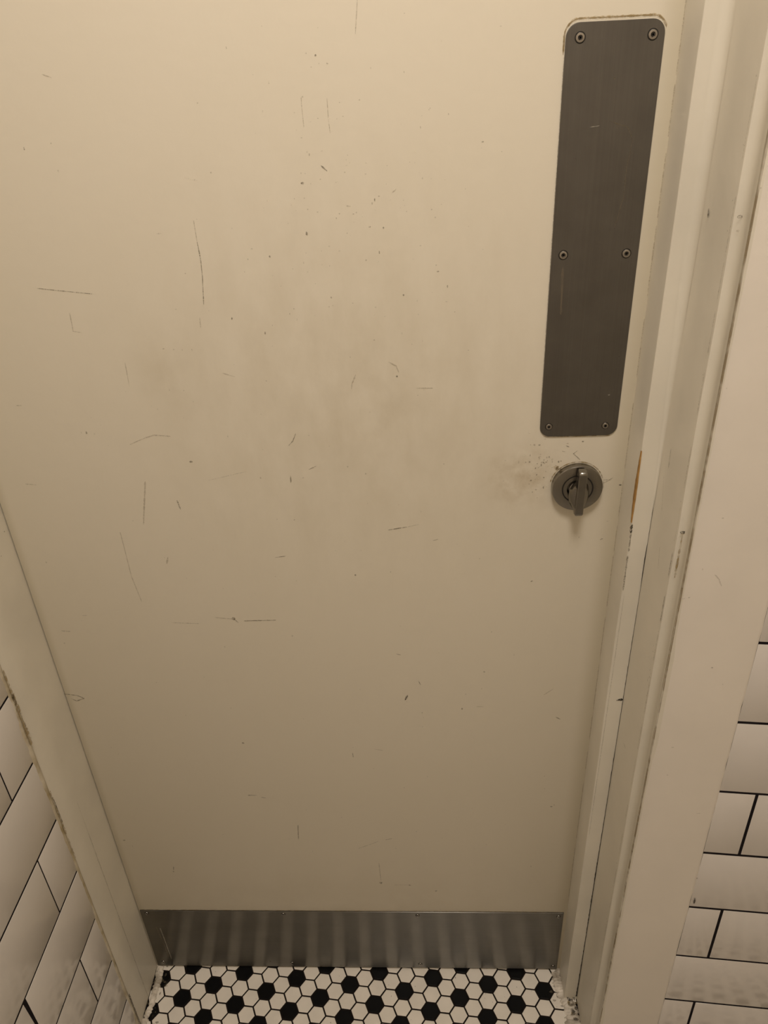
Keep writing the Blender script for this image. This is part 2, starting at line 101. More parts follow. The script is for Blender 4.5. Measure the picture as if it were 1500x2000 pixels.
# ---------------------------------------------------------------- materials
def mat(name, col, rough=.5, metal=0, coat=0, bump=0, bscale=200, var=0, vscale=4, dark=None, spec=.5, rvar=0):
    m = bpy.data.materials.new(name); m.use_nodes = True; nt = m.node_tree; N = nt.nodes; L = nt.links
    b = N['Principled BSDF']; b.inputs['Roughness'].default_value = rough; b.inputs['Metallic'].default_value = metal
    b.inputs['Specular IOR Level'].default_value = spec; b.inputs['Coat Weight'].default_value = coat
    b.inputs['Base Color'].default_value = (*col, 1)
    tc = N.new('ShaderNodeTexCoord')
    geo = N.new('ShaderNodeNewGeometry')
    if var:
        n = N.new('ShaderNodeTexNoise'); n.inputs['Scale'].default_value = vscale; n.inputs['Detail'].default_value = 5
        L.new(geo.outputs['Position'], n.inputs['Vector'])
        mx = N.new('ShaderNodeMix'); mx.data_type = 'RGBA'
        r = N.new('ShaderNodeMapRange'); r.inputs[1].default_value = .3; r.inputs[2].default_value = .7; r.inputs[4].default_value = 1
        L.new(n.outputs[0], r.inputs[0]); L.new(r.outputs[0], mx.inputs[0])
        d = dark or tuple(c*(1-var) for c in col)
        mx.inputs[6].default_value = (*d, 1); mx.inputs[7].default_value = (*col, 1)
        L.new(mx.outputs[2], b.inputs['Base Color'])
    if bump:
        n = N.new('ShaderNodeTexNoise'); n.inputs['Scale'].default_value = bscale; n.inputs['Detail'].default_value = 4
        L.new(geo.outputs['Position'], n.inputs['Vector'])
        bp = N.new('ShaderNodeBump'); bp.inputs['Strength'].default_value = 1; bp.inputs['Distance'].default_value = bump
        L.new(n.outputs[0], bp.inputs['Height']); L.new(bp.outputs[0], b.inputs['Normal'])
    return m
def math_node(nt, op, a, b=None):
    n = nt.nodes.new('ShaderNodeMath'); n.operation = op
    for i, v in enumerate((a, b)):
        if v is None: continue
        if isinstance(v, (int, float)): n.inputs[i].default_value = v
        else: nt.links.new(v, n.inputs[i])
    return n.outputs[0]

DOORCOL = (.68, .622, .505)
def door_paint():
    m = mat('door_paint', DOORCOL, rough=.42, bump=.00022, bscale=90, spec=.4)
    nt = m.node_tree; N = nt.nodes; L = nt.links; b = N['Principled BSDF']
    geo = [n for n in N if n.type == 'NEW_GEOMETRY'][0]
    col = None
    def blob(cx, cz, rx, rz, strength, scale, dark, prev, stretch=1):
        mp = N.new('ShaderNodeMapping'); mp.vector_type = 'POINT'
        mp.inputs['Location'].default_value = (-cx/rx, 0, -cz/rz); mp.inputs['Scale'].default_value = (1/rx, 0, 1/rz)
        L.new(geo.outputs['Position'], mp.inputs['Vector'])
        ln = N.new('ShaderNodeVectorMath'); ln.operation = 'LENGTH'; L.new(mp.outputs[0], ln.inputs[0])
        mr = N.new('ShaderNodeMapRange'); mr.interpolation_type = 'SMOOTHSTEP'
        mr.inputs[1].default_value = 0; mr.inputs[2].default_value = 1; mr.inputs[3].default_value = 1; mr.inputs[4].default_value = 0
        L.new(ln.outputs['Value'], mr.inputs[0])
        mp2 = N.new('ShaderNodeMapping'); mp2.inputs['Scale'].default_value = (stretch, 1, 1)
        L.new(geo.outputs['Position'], mp2.inputs['Vector'])
        n = N.new('ShaderNodeTexNoise'); n.inputs['Scale'].default_value = scale; n.inputs['Detail'].default_value = 6; n.inputs['Roughness'].default_value = .6
        L.new(mp2.outputs[0], n.inputs['Vector'])
        r2 = N.new('ShaderNodeMapRange'); r2.inputs[1].default_value = .35; r2.inputs[2].default_value = .72; L.new(n.outputs[0], r2.inputs[0])
        f = math_node(nt, 'MULTIPLY', math_node(nt, 'MULTIPLY', mr.outputs[0], r2.outputs[0]), strength)
        mx = N.new('ShaderNodeMix'); mx.data_type = 'RGBA'; L.new(f, mx.inputs[0])
        if prev is None: mx.inputs[6].default_value = (*DOORCOL, 1)
        else: L.new(prev, mx.inputs[6])
        mx.inputs[7].default_value = (*dark, 1)
        return mx.outputs[2]
    g = (.44, .37, .25)
    col = blob(.33, 1.02, .34, .34, .34, 14, g, col, 2.2)        # hand-worn middle
    col = blob(.36, 1.02, .12, .12, .20, 45, g, col)
    col = blob(.505, .925, .06, .055, .75, 60, (.42, .33, .21), col)  # greasy patch by the lock
    col = blob(.15, 1.05, .05, .08, .35, 20, g, col)
    col = blob(.30, .12, .6, .22, .30, 12, g, col)               # kicked bottom
    col = blob(.3, .7, 2, 2, .22, 3, (.62, .56, .42), col)
    # grime and painted-in shade along the closing edge, same tint at the hinge edge
    sep = N.new('ShaderNodeSeparateXYZ'); L.new(geo.outputs['Position'], sep.inputs[0])
    for edge, wd, s in ((23.5*U, .030, .42), (-2.55*U, .014, .35)):
        d = math_node(nt, 'ABSOLUTE', math_node(nt, 'SUBTRACT', sep.outputs['X'], edge))
        mr = N.new('ShaderNodeMapRange'); mr.interpolation_type = 'SMOOTHERSTEP'; mr.inputs[1].default_value = 0; mr.inputs[2].default_value = wd
        mr.inputs[3].default_value = s; mr.inputs[4].default_value = 0; L.new(d, mr.inputs[0])
        mx = N.new('ShaderNodeMix'); mx.data_type = 'RGBA'; L.new(mr.outputs[0], mx.inputs[0]); L.new(col, mx.inputs[6])
        mx.inputs[7].default_value = (.40, .34, .21, 1); col = mx.outputs[2]
    L.new(col, b.inputs['Base Color'])
    return m
DP = door_paint()
FRAME = mat('frame_paint', (.69, .64, .53), rough=.36, bump=.0003, bscale=60, var=.12, vscale=9)
BOARD = mat('wall_paint', (.72, .66, .57), rough=.4, bump=.0002, bscale=70, var=.06, vscale=12)
PLAIN = mat('room_paint', (.66, .60, .50), rough=.6, bump=.0002)
TILE = mat('white_glaze', (.66, .615, .56), rough=.14, bump=.00003, bscale=60, var=.05, vscale=14)
GROUT = mat('black_grout', (.012, .009, .010), rough=.9, spec=.1)
FGROUT = mat('floor_grout', (.014, .010, .008), rough=.9, spec=.1, bump=.0003)
HEXW = mat('white_hex_glaze', (.80, .74, .64), rough=.3, bump=.00008, bscale=120, var=.10, vscale=30)
HEXB = mat('black_hex_glaze', (.005, .005, .005), rough=.35, spec=.12, bump=.00008, bscale=120)
CAULK = mat('caulk_white', (.78, .71, .60), rough=.6, bump=.0010, bscale=90, var=.75, vscale=45, dark=(.26, .22, .16))
CAULKY = mat('caulk_yellow', (.62, .56, .44), rough=.55, bump=.0008, bscale=110, var=.6, vscale=34, dark=(.30, .23, .11))
WOOD = mat('bare_wood', (.50, .27, .07), rough=.7, var=.5, vscale=120)
BLACKDIRT = mat('crack_dirt', (.02, .014, .008), rough=.9)
BROWN = mat('brown_gap', (.26, .20, .12), rough=.85, var=.5, vscale=80)
def steel(name, col, rough, aniso, brush_axis, rot=0.0, br=0.0006):
    m = bpy.data.materials.new(name); m.use_nodes = True; nt = m.node_tree; N = nt.nodes; L = nt.links; b = N['Principled BSDF']
    b.inputs['Metallic'].default_value = 1; b.inputs['Roughness'].default_value = rough
    b.inputs['Anisotropic'].default_value = aniso
    geo = N.new('ShaderNodeNewGeometry')
    mp = N.new('ShaderNodeMapping'); mp.inputs['Scale'].default_value = (6, 6, 900) if brush_axis == 'x' else (900, 900, 6)
    L.new(geo.outputs['Position'], mp.inputs[0])
    n = N.new('ShaderNodeTexNoise'); n.inputs['Scale'].default_value = 1; n.inputs['Detail'].default_value = 3; L.new(mp.outputs[0], n.inputs['Vector'])
    n2 = N.new('ShaderNodeTexNoise'); n2.inputs['Scale'].default_value = 22; n2.inputs['Detail'].default_value = 6; L.new(geo.outputs['Position'], n2.inputs['Vector'])
    mx = N.new('ShaderNodeMix'); mx.data_type = 'RGBA'; mx.inputs[6].default_value = (*[c*.82 for c in col], 1); mx.inputs[7].default_value = (*col, 1)
    L.new(n.outputs[0], mx.inputs[0])
    mx2 = N.new('ShaderNodeMix'); mx2.data_type = 'RGBA'; mx2.blend_type = 'MULTIPLY'; L.new(mx.outputs[2], mx2.inputs[6])
    mr = N.new('ShaderNodeMapRange'); mr.inputs[1].default_value = .4; mr.inputs[2].default_value = .75; mr.inputs[3].default_value = 0; mr.inputs[4].default_value = .25
    L.new(n2.outputs[0], mr.inputs[0]); L.new(mr.outputs[0], mx2.inputs[0]); mx2.inputs[7].default_value = (.4, .36, .3, 1)
    L.new(mx2.outputs[2], b.inputs['Base Color'])
    r = N.new('ShaderNodeMapRange'); r.inputs[3].default_value = rough-.05; r.inputs[4].default_value = rough+.08; L.new(n2.outputs[0], r.inputs[0]); L.new(r.outputs[0], b.inputs['Roughness'])
    if aniso:
        t = N.new('ShaderNodeCombineXYZ'); t.inputs[2 if brush_axis == 'x' else 0].default_value = 1
        L.new(t.outputs[0], b.inputs['Tangent']); b.inputs['Anisotropic Rotation'].default_value = rot
    return m
KICK = steel('brushed_steel_kick', (.235, .225, .20), .29, .98, 'x')
PUSH = steel('brushed_steel_push', (.20, .192, .180), .36, 0, 'z')
SATIN = steel('satin_steel', (.31, .295, .265), .20, 0, 'x')
SCREW = steel('screw_steel', (.44, .41, .37), .3, 0, 'x')
DARKM = mat('dark_recess', (.015, .013, .01), rough=.6, metal=.3)
def mark_mat(name, col, alpha, scale=900, lo_=.15):
    m = bpy.data.materials.new(name); m.use_nodes = True; nt = m.node_tree; N = nt.nodes; L = nt.links; b = N['Principled BSDF']
    b.inputs['Base Color'].default_value = (*col, 1); b.inputs['Roughness'].default_value = .8
    geo = N.new('ShaderNodeNewGeometry'); n = N.new('ShaderNodeTexNoise'); n.inputs['Scale'].default_value = scale; n.inputs['Detail'].default_value = 2
    L.new(geo.outputs['Position'], n.inputs['Vector'])
    r = N.new('ShaderNodeMapRange'); r.inputs[1].default_value = .35; r.inputs[2].default_value = .6; r.inputs[3].default_value = alpha*lo_; r.inputs[4].default_value = alpha
    L.new(n.outputs[0], r.inputs[0]); L.new(r.outputs[0], b.inputs['Alpha'])
    return m
MARKS = [mark_mat('faint_scuff', (.28, .22, .14), .34), mark_mat('grey_scuff', (.16, .13, .08), .60), mark_mat('black_chip', (.04, .03, .02), .95),
         mark_mat('pale_scrape', (.85, .78, .64), .35), mark_mat('brown_residue', (.30, .22, .10), .85, 160), mark_mat('yellow_residue', (.50, .38, .19), .55, 400)]
rng = random.Random(3)
def ribbon(bm, pts, width, to3d, mi):
    """a hand-irregular thin flake of paint or scuff lying on a surface; pts are surface coordinates"""
    P = []
    for (a, b) in zip(pts, pts[1:]):
        L_ = math.hypot(b[0]-a[0], b[1]-a[1]); k = max(2, min(24, int(L_/.002)))
        for i in range(k): P.append((a[0]+(b[0]-a[0])*i/k, a[1]+(b[1]-a[1])*i/k))
    P.append(pts[-1])
    top, bot = [], []
    n = len(P)
    for i, q in enumerate(P):
        a = P[max(0, i-1)]; b = P[min(n-1, i+1)]; dx, dy = b[0]-a[0], b[1]-a[1]; l = math.hypot(dx, dy) or 1
        w_ = width*.5*(.55+.9*rng.random())*(0.35 if i in (0, n-1) else 1)
        top.append(bm.verts.new(to3d(q[0]-dy/l*w_, q[1]+dx/l*w_))); bot.append(bm.verts.new(to3d(q[0]+dy/l*w_, q[1]-dx/l*w_)))
    for i in range(n-1): bm.faces.new((bot[i], bot[i+1], top[i+1], top[i])).material_index = mi
def fleck(bm, x, z, r, to3d, mi):
    n = 7; ph = rng.random()*6; st = .6+.8*rng.random()
    vs = [bm.verts.new(to3d(x+r*math.cos(ph+2*PI*k/n)*st*(.7+.5*rng.random()), z+r*math.sin(ph+2*PI*k/n)/st*(.7+.5*rng.random()))) for k in range(n)]
    bm.faces.new(vs).material_index = mi

# ---------------------------------------------------------------- the setting
XL = -2.55*U; XR = 23.45*U; XJ = 24.2*U; YS = -1.75*U; YJ = -4.6*U; DH = 77*U
XT = -2.48*U; YT = -3.75*U                # left tile face, where it starts
H = 2.38; YB = -1.62; XE = 1.12           # ceiling height, back wall, right wall
FA = math.radians(5); W0 = Vector((24.41*U, -5.40*U, 0)); WD = Vector((math.cos(FA), -math.sin(FA), 0)); WN = Vector((-math.sin(FA), -math.cos(FA), 0))
WLEN = (XE-W0.x)/WD.x
def wf(s, d, z):                            # point on the front wall: s along it, d towards the room
    return W0+WD*s+WN*d+Vector((0, 0, z))

# floor
floor = box('floor', (-.12, XE+.02, YB-.02, .10, -.03, -.0011), FGROUT)
tag(floor, 'floor of small white and black hexagonal mosaic tiles with dark grout', 'floor', 'structure')
T0 = 0.42012; OX, OY = -.3954, -1.942
CALP = None
a = Vector((math.cos(T0), math.sin(T0))); b = Vector((math.cos(T0-PI/3), math.sin(T0-PI/3)))
def clip(poly, regs):
    for (nx, ny, c) in regs:            # keep nx*x+ny*y <= c
        out = []
        for i in range(len(poly)):
            p, q = poly[i], poly[(i+1) % len(poly)]
            dp = nx*p[0]+ny*p[1]-c; dq = nx*q[0]+ny*q[1]-c
            if dp <= 0: out.append(p)
            if (dp < 0) != (dq < 0) and abs(dp-dq) > 1e-12:
                t = dp/(dp-dq); out.append((p[0]+(q[0]-p[0])*t, p[1]+(q[1]-p[1])*t))
        poly = out
        if len(poly) < 3: return []
    return poly
def area(p): return abs(sum(p[i][0]*p[(i+1)%len(p)][1]-p[(i+1)%len(p)][0]*p[i][1] for i in range(len(p))))/2
def tile_slab(bm, poly, z0, z1, bev, mi=0):
    cx = sum(p[0] for p in poly)/len(poly); cy = sum(p[1] for p in poly)/len(poly)
    r = max(math.hypot(p[0]-cx, p[1]-cy) for p in poly); k = max(.3, 1-bev/r)
    lo_ = [bm.verts.new((x, y, z0)) for x, y in poly]; md = [bm.verts.new((x, y, z1-bev*.5)) for x, y in poly]
    hi = [bm.verts.new((cx+(x-cx)*k, cy+(y-cy)*k, z1)) for x, y in poly]
    n = len(poly)
    for i in range(n):
        bm.faces.new((lo_[i], lo_[(i+1)%n], md[(i+1)%n], md[i])).material_index = mi
        bm.faces.new((md[i], md[(i+1)%n], hi[(i+1)%n], hi[i])).material_index = mi
    bm.faces.new(hi).material_index = mi
HR = .453/math.cos(PI/6)
def hexpoly(cx, cy): return [(cx+HR*math.cos(T0+PI/6+k*PI/3), cy+HR*math.sin(T0+PI/6+k*PI/3)) for k in range(6)]
mesh_hex = {}
for nm, mt in (('white', HEXW), ('black', HEXB)):
    bm = bmesh.new(); tile_slab(bm, [(x*U, y*U) for x, y in hexpoly(0, 0)], -.0022, .0, .0007)
    bm.normal_update(); me = bpy.data.meshes.new('hex_tile_'+nm); bm.to_mesh(me); bm.free(); me.materials.append(mt); mesh_hex[nm] = me
stuffbm = bmesh.new()
doorway = [(-1, 0, 2.52), (1, 0, 24.16), (0, 1, 1.6), (0, -1, 4.95)]
wallc = (WN.x*W0.x+WN.y*W0.y)/U
room = [(-1, 0, 2.46), (1, 0, XE/U), (0, 1, -4.95), (0, -1, -YB/U), (-WN.x, -WN.y, -wallc)]
nvis = 0
for i in range(-75, 76):
    for j in range(-75, 76):
        cx = OX+i*a.x+j*b.x; cy = OY+i*a.y+j*b.y
        if cx < -4 or cx > 45 or cy > 2.4 or cy < -64: continue
        black = (i % 2 == 0 and j % 2 == 0)
        poly = hexpoly(cx, cy)
        for reg, vis in ((doorway, True), (room, False)):
            pc = clip(poly, reg)
            if not pc or area(pc) < .06: continue
            full = area(pc) > area(poly)*.999
            if vis:
                nvis += 1
                rr = random.Random(i*211+j)
                if full:
                    o = bpy.data.objects.new('hex_tile', mesh_hex['black' if black else 'white']); C.objects.link(o)
                    o.location = (cx*U, cy*U, rr.uniform(-.00015, .00015)); o.rotation_euler = (rr.uniform(-.004, .004), rr.uniform(-.004, .004), rr.uniform(-.012, .012))
                else:
                    bm = bmesh.new(); tile_slab(bm, [((x-cx)*U, (y-cy)*U) for x, y in pc], -.0022, 0, .0007)
                    o = obj('hex_tile', bm, HEXB if black else HEXW); o.location = (cx*U, cy*U, 0)
                o.parent = floor
            else:
                tile_slab(stuffbm, [(x*U, y*U) for x, y in pc], -.0022, 0, .0007, 1 if black else 0)
o = obj('distant_hex_tiles', stuffbm, [HEXW, HEXB], floor); tag(o, kind='stuff')
print('hex tiles in doorway', nvis)

# left wall: tiled
TP = 4.0*U; TG = .115*U; TTH = .0065
def wall_tile(bm, x0, x1, y0, y1, z0, z1, bev=.0006):
    bx(bm, x0, x1, y0, y1, z0, z1); bmesh.ops.bevel(bm, geom=bm.edges[:], offset=bev, segments=2, affect='EDGES', profile=.5)
tile_cache = {}
def tile_mesh(L_, Hh):
    k = (round(L_, 4), round(Hh, 4))
    if k not in tile_cache:
        bm = bmesh.new(); wall_tile(bm, 0, TTH, 0, L_, 0, Hh)    # thickness x, length y, height z
        bm.normal_update(); me = bpy.data.meshes.new('wall_tile'); bm.to_mesh(me); bm.free(); me.materials.append(TILE)
        for p in me.polygons: p.use_smooth = True
        try: me.set_sharp_from_angle(angle=math.radians(30))
        except Exception: pass
        tile_cache[k] = me
    return tile_cache[k]
wl = box('wall_left', (-.20, XT-.0003, YB-.02, YT-.0005, 0, H), GROUT)
tag(wl, 'left wall of white rectangular tiles in running bond with black grout', 'wall', 'structure')
rr = random.Random(8)
def courses(ztop, zbase):
    z = ztop; out = []
    while z > zbase: out.append((z-TP, z)); z -= TP
    return out
def place_tile(parent, me, loc, rotz):
    o = bpy.data.objects.new('tile', me); C.objects.link(o); o.parent = parent; o.location = loc
    o.rotation_euler = (rr.uniform(-.0008, .0008), rr.uniform(-.0015, .0015), rotz+rr.uniform(-.0015, .0015)); return o
zr = 27.74*U
for ci, zz in enumerate([zr+TP*k for k in range(14, -8, -1)]):
    z0, z1 = max(.001, zz-TP+TG/2), min(zz-TG/2, H-.01)
    if z1-z0 < .01: continue
    k = 14-ci
    jo = -6.15*U if k % 2 == 0 else -10.1*U
    e1 = YT; j = jo
    while e1 > YB+.02:
        e0 = max(j, YB)
        ya, yb = e0+TG*.32, (e1-TG*.32 if e1 != YT else e1-.0004)
        if yb-ya > .01: place_tile(wl, tile_mesh(yb-ya, z1-z0), (XT-TTH, ya, z0), 0)
        e1 = j; j -= 8*U
# front wall to the right of the frame: painted margin, then tiles
wfm = bmesh.new()
def slab(bm, s0, s1, d0, d1, z0, z1):
    vs = [bm.verts.new(wf(s, d, z)) for z in (z0, z1) for (s, d) in ((s0, d0), (s1, d0), (s1, d1), (s0, d1))]
    for f in ((0,1,2,3),(7,6,5,4),(0,4,5,1),(1,5,6,2),(2,6,7,3),(3,7,4,0)): bm.faces.new([vs[i] for i in f])
    return vs
S1 = (27.46*U-W0.x)/WD.x
slab(wfm, S1-.002, WLEN, -.10, -TTH+.0059, 0, H)
wfo = obj('wall_front', wfm, GROUT); tag(wfo, 'white tiled wall with black grout to the right of the door frame', 'wall', 'structure')
# painted margin with a slightly wandering outer edge and a rounded edge by the frame
bm = bmesh.new()
nz = 170; rows = []
for k in range(nz+1):
    z = H*k/nz
    e = S1+noise.noise(Vector((z*14, 2, 3)))*.0011+noise.noise(Vector((z*60, 5, 1)))*.0006
    r0 = .0006*noise.noise(Vector((z*20, 9, 1)))
    prof = [(0.0, -.06), (r0, -.004), (.0008+r0, -.0012), (.003+r0, 0), (.03, .0002), (e-.004, 0), (e-.0014, -.0004), (e, -.0016), (e, -.06)]
    rows.append([bm.verts.new(wf(s, d, z)) for s, d in prof])
for p, q in zip(rows, rows[1:]):
    for i in range(len(p)-1): bm.faces.new((p[i], p[i+1], q[i+1], q[i]))
bm.faces.new(rows[-1]); bm.faces.new(rows[0][::-1])
pm = obj('painted_margin', bm, BOARD, wfo); smooth_angle(pm, 50)
ztop = 31.67*U
for k in range(13, -9, -1):
    zz = ztop+TP*k
    z0, z1 = max(.001, zz-TP+TG/2), min(zz-TG/2, H-.01)
    if z1-z0 < .01: continue
    js = (28.92*U-W0.x)/WD.x
    # course below k=0 line has none; joints at 28.92 in courses 22.4-18.2, 14-9.8, 5.7-1.6
    j = js if (k % 2 == 0) else js+4*U
    e0 = S1-.0012
    while e0 < WLEN-.005:
        e1 = min(j, WLEN)
        sa, sb = (e0 if e0 < S1 else e0+TG/2), e1-TG/2
        if sb-sa > .004:
            # the tile mesh runs along +y with its glazed side at +x: rotate so +y follows WD and +x follows WN
            ang = math.atan2(WD.y, WD.x)-PI/2
            place_tile(wfo, tile_mesh(sb-sa, z1-z0), wf(sa, -TTH-.0012+.0008, z0), ang)
        e0 = j; j += 8*U
bm = bmesh.new(); bx(bm, -.20, XE+.1, -.105, .02, DH+.045, H)
hd = obj('wall_above_door', bm, PLAIN); tag(hd, 'painted wall above the door frame', 'wall', 'structure'); hd.name = 'wall_front_upper'
wb = box('wall_back', (-.20, XE+.1, YB-.10, YB, 0, H), PLAIN); tag(wb, 'painted wall behind the camera', 'wall', 'structure')
wr = box('wall_right', (XE, XE+.10, YB, -.16, 0, H), PLAIN); tag(wr, 'painted side wall beyond the tiled front wall', 'wall', 'structure')
ce = box('ceiling', (-.20, XE+.1, YB-.10, .02, H, H+.06), mat('ceiling_paint', (.8, .76, .68), rough=.8)); tag(ce, 'plain ceiling', 'ceiling', 'structure')

# ---------------------------------------------------------------- left jamb
j1 = tag(empty('trim_1', (XL, 0, 0)), 'cream painted left door jamb between the door and the tiled left wall', 'door frame', 'structure')
def at(o, parent):
    o.parent = parent; o.location = o.location-parent.location; return o
zc = 17.5*U
bm = bmesh.new(); prism_z(bm, [(-.12, -1.97*U), (XL, -1.97*U), (XL, .05), (-.12, .05)], 0, DH+.045)
o = at(obj('stop', bm, FRAME), j1); smooth_angle(o, 40)
bm = bmesh.new(); prism_z(bm, [(-.12, YT), (XL-.0006, YT), (XL, YT+.0008), (XL, -1.97*U), (-.12, -1.97*U)], 0, DH+.045)
o = at(obj('jamb', bm, FRAME), j1); smooth_angle(o, 40)
bm = bmesh.new()
f = lambda y, z: Vector((XL+.0004, y, z))
pts = [(-1.97*U, z) for z in (0.0, .15, .30, .42)]
ribbon(bm, pts, .0007, f, 1); ribbon(bm, [(-1.97*U, .42), (-1.97*U, .48)], .0004, f, 0)
for (y, z, r, s) in REVEAL_DOTS: fleck(bm, y, z, r, f, s)
o = at(obj('scuff_marks', bm, MARKS), j1); tag(o, kind='stuff')
# yellowed caulk along the tile edge, uneven
bm = bmesh.new(); prev = None; n = 260
for k in range(n+1):
    z = 1.15*k/n
    w1 = .0055+.003*noise.noise(Vector((z*22, 1, 0)))+.0018*noise.noise(Vector((z*90, 4, 0)))
    if .58 < z < .68: w1 += .002
    th = .0009+.0007*noise.noise(Vector((z*60, 8, 2)))
    ring = [bm.verts.new(p) for p in ((XL, YT+.0030, z), (XL+.0012+th*.5, YT+.0012, z), (XT+.0003+th*.6, YT-.0004, z), (XT+.0003+th, YT-w1*.5, z), (XT-.0002, YT-w1, z))]
    if prev:
        for i in range(4): bm.faces.new((prev[i], prev[i+1], ring[i+1], ring[i]))
    prev = ring
o = at(obj('caulk_bead', bm, CAULKY), wl); smooth_angle(o, 60); tag(o, 'cracked yellowed caulk bead')
bm = bmesh.new()
fc = lambda y, z: Vector((XT+.0020, y, z))
for z0, z1, wd in ((.64, .72, .0052), (.70, .755, .0034), (.478, .540, .0026), (.54, .56, .0015), (.43, .47, .0012), (.03, .10, .0020)):
    pts = [(YT-.0006, z0), (YT-.0010, (z0+z1)/2), (YT-.0004, z1)]
    ribbon(bm, pts, wd, fc, 4)
ribbon(bm, [(YT, .0), (YT, .05), (YT, .10)], .003, fc, 2)
ribbon(bm, [(YT+.0005, .50), (YT+.0002, .548)], .0012, fc, 2); ribbon(bm, [(YT+.0005, .66), (YT+.0002, .70)], .0010, fc, 1)
o = at(obj('stain', bm, MARKS), wl); tag(o, 'brown stain on the caulk', kind='stuff')

# ---------------------------------------------------------------- right jamb: stop, jamb lining, edge bead
j2 = tag(empty('trim_2', (XR, 0, 0)), 'cream painted right door jamb with stop and chipped edge beside the lock', 'door frame', 'structure')
bm = bmesh.new(); c = .0010
prism_z(bm, [(XR, .05), (XR, YS+c), (XR+c*.3, YS+c*.3), (XR+c, YS), (XJ+.002, YS), (XJ+.002, .05)], 0, DH, .0004, 120)
o = at(obj('stop', bm, FRAME), j2); smooth_angle(o, 45)
bm = bmesh.new()
prism_z(bm, [(XJ, .05), (XJ, YJ+.0015), (XJ+.0004, YJ+.0004), (XJ+.0015, YJ), (24.34*U, YJ-.0022), (24.40*U, YJ-.0042), (24.42*U, -5.05*U), (24.395*U, -5.12*U), (24.40*U, -5.40*U), (24.6*U, -5.41*U), (25.2*U, -4.9*U), (25.2*U, .05)], 0, DH+.03, .0006, 150)
o = at(obj('jamb', bm, FRAME), j2); smooth_angle(o, 40)
box_h = box('stop', (XL, XR+.01, YS, .03, DH, DH+.03), FRAME); at(box_h, j2); box_h.name = 'head_stop'
o = box('head_jamb', (XL-.02, 25*U, YJ, .05, DH+.030, DH+.06), FRAME); at(o, j2)
# open joints, chips
bm = bmesh.new()
fs = lambda x, z: Vector((x, YS-.0005, z))
cr = sorted(CRACK)
for (z0, w0), (z1, w1) in zip(cr, cr[1:]):
    n = max(2, int((z1-z0)/.004)); pv = None
    for k in range(n+1):
        t = k/n; z = z0+(z1-z0)*t; ww = (w0+(w1-w0)*t)*.00042*(.75+.5*abs(noise.noise(Vector((z*160, 0, 0)))*1.6))
        cur = (bm.verts.new((XJ-ww*.9, YS-.0006, z)), bm.verts.new((XJ-.0002, YS-.0009, z)), bm.verts.new((XJ-.00045, YS-.0006-ww*.6, z)))
        if pv:
            bm.faces.new((pv[0], pv[1], cur[1], cur[0])); bm.faces.new((pv[1], pv[2], cur[2], cur[1]))
        pv = cur
o = at(obj('joint_crack', bm, BLACKDIRT), j2); tag(o, 'dark open joint between stop and jamb')
bm = bmesh.new()
CHIP = (.897, .978); JZ = (.898, .853, .825, .772); NAILZ = .934; NOTCH = (.62375, -.0455, .65288)
# bare wood sliver on the stop edge
pv = None; n = 26
for k in range(n+1):
    t = k/n; z = CHIP[0]+(CHIP[1]-CHIP[0])*t
    ww = .0005+.0021*math.sin(PI*min(1, (1-t)*1.0))**1.0*(1 if t < .6 else .75)*(.8+.4*rng.random())
    cur = (bm.verts.new((XR-.0005, YS+.0004+ww*1.7, z)), bm.verts.new((XR-.0004, YS-.0002, z)), bm.verts.new((XR+.0003+ww*.25, YS-.0005, z)))
    if pv: bm.faces.new((pv[0], pv[1], cur[1], cur[0])); bm.faces.new((pv[1], pv[2], cur[2], cur[1]))
    pv = cur
o = at(obj('wood_chip', bm, WOOD), j2); tag(o, 'bare orange wood where the paint is chipped')
bm = bmesh.new()
for z0, z1 in ((CHIP[0]-.035, CHIP[0]-.001), (CHIP[0]-.085, CHIP[0]-.04)):
    ribbon(bm, [(XR+.0012, z0), (XR+.0008, z1)], .0016, fs, 1)
ribbon(bm, [(XR+.0005, CHIP[0]-.012), (XR+.0005, CHIP[0]-.003)], .003, fs, 2)
ribbon(bm, [(XR+.0022, .40), (XR+.0030, CHIP[0]-.09)], .0006, fs, 0)
# crevice line of the door stop, and black hole in the stop
ribbon(bm, [(NOTCH[0]-.0022, NOTCH[2]-.0012), (NOTCH[0]+.002, NOTCH[2]), (XJ-.0006, NOTCH[2]+.0001)], .0036, fs, 2)
fleck(bm, NOTCH[0]+.0012, NOTCH[2]+.0002, .0016, fs, 2); fleck(bm, NOTCH[0]+.003, NOTCH[2]+.0002, .0016, fs, 2)
fj = lambda y, z: Vector((XJ-.0008, y, z))
for pts, wd, s in JAMB_LINES: ribbon(bm, pts, wd*1.5, fj, s)
rz = random.Random(2)
z = .05
while z < 1.30:                                     # broken paint line where lining meets bead
    l = rz.uniform(.008, .05)
    dk = 2 if JZ[2] < z < JZ[0] else rz.choice((0, 1, 1))
    ribbon(bm, [(YJ+.0012, z), (YJ+.0012+rz.uniform(-.0004, .0004), z+l)], .0009 if dk == 2 else .0006, fj, dk); z += l+rz.uniform(.002, .03)
for k in range(26):                                 # crumbled paint patch
    fleck(bm, YJ+rz.uniform(.001, .008), JZ[3]+rz.uniform(-.03, .02), rz.uniform(.0004, .001), fj, rz.choice((0, 1, 3)))
for k in range(30): fleck(bm, YJ+rz.uniform(.0, .006), rz.uniform(.1, 1.3), rz.uniform(.0004, .0009), fj, rz.choice((0, 1)))
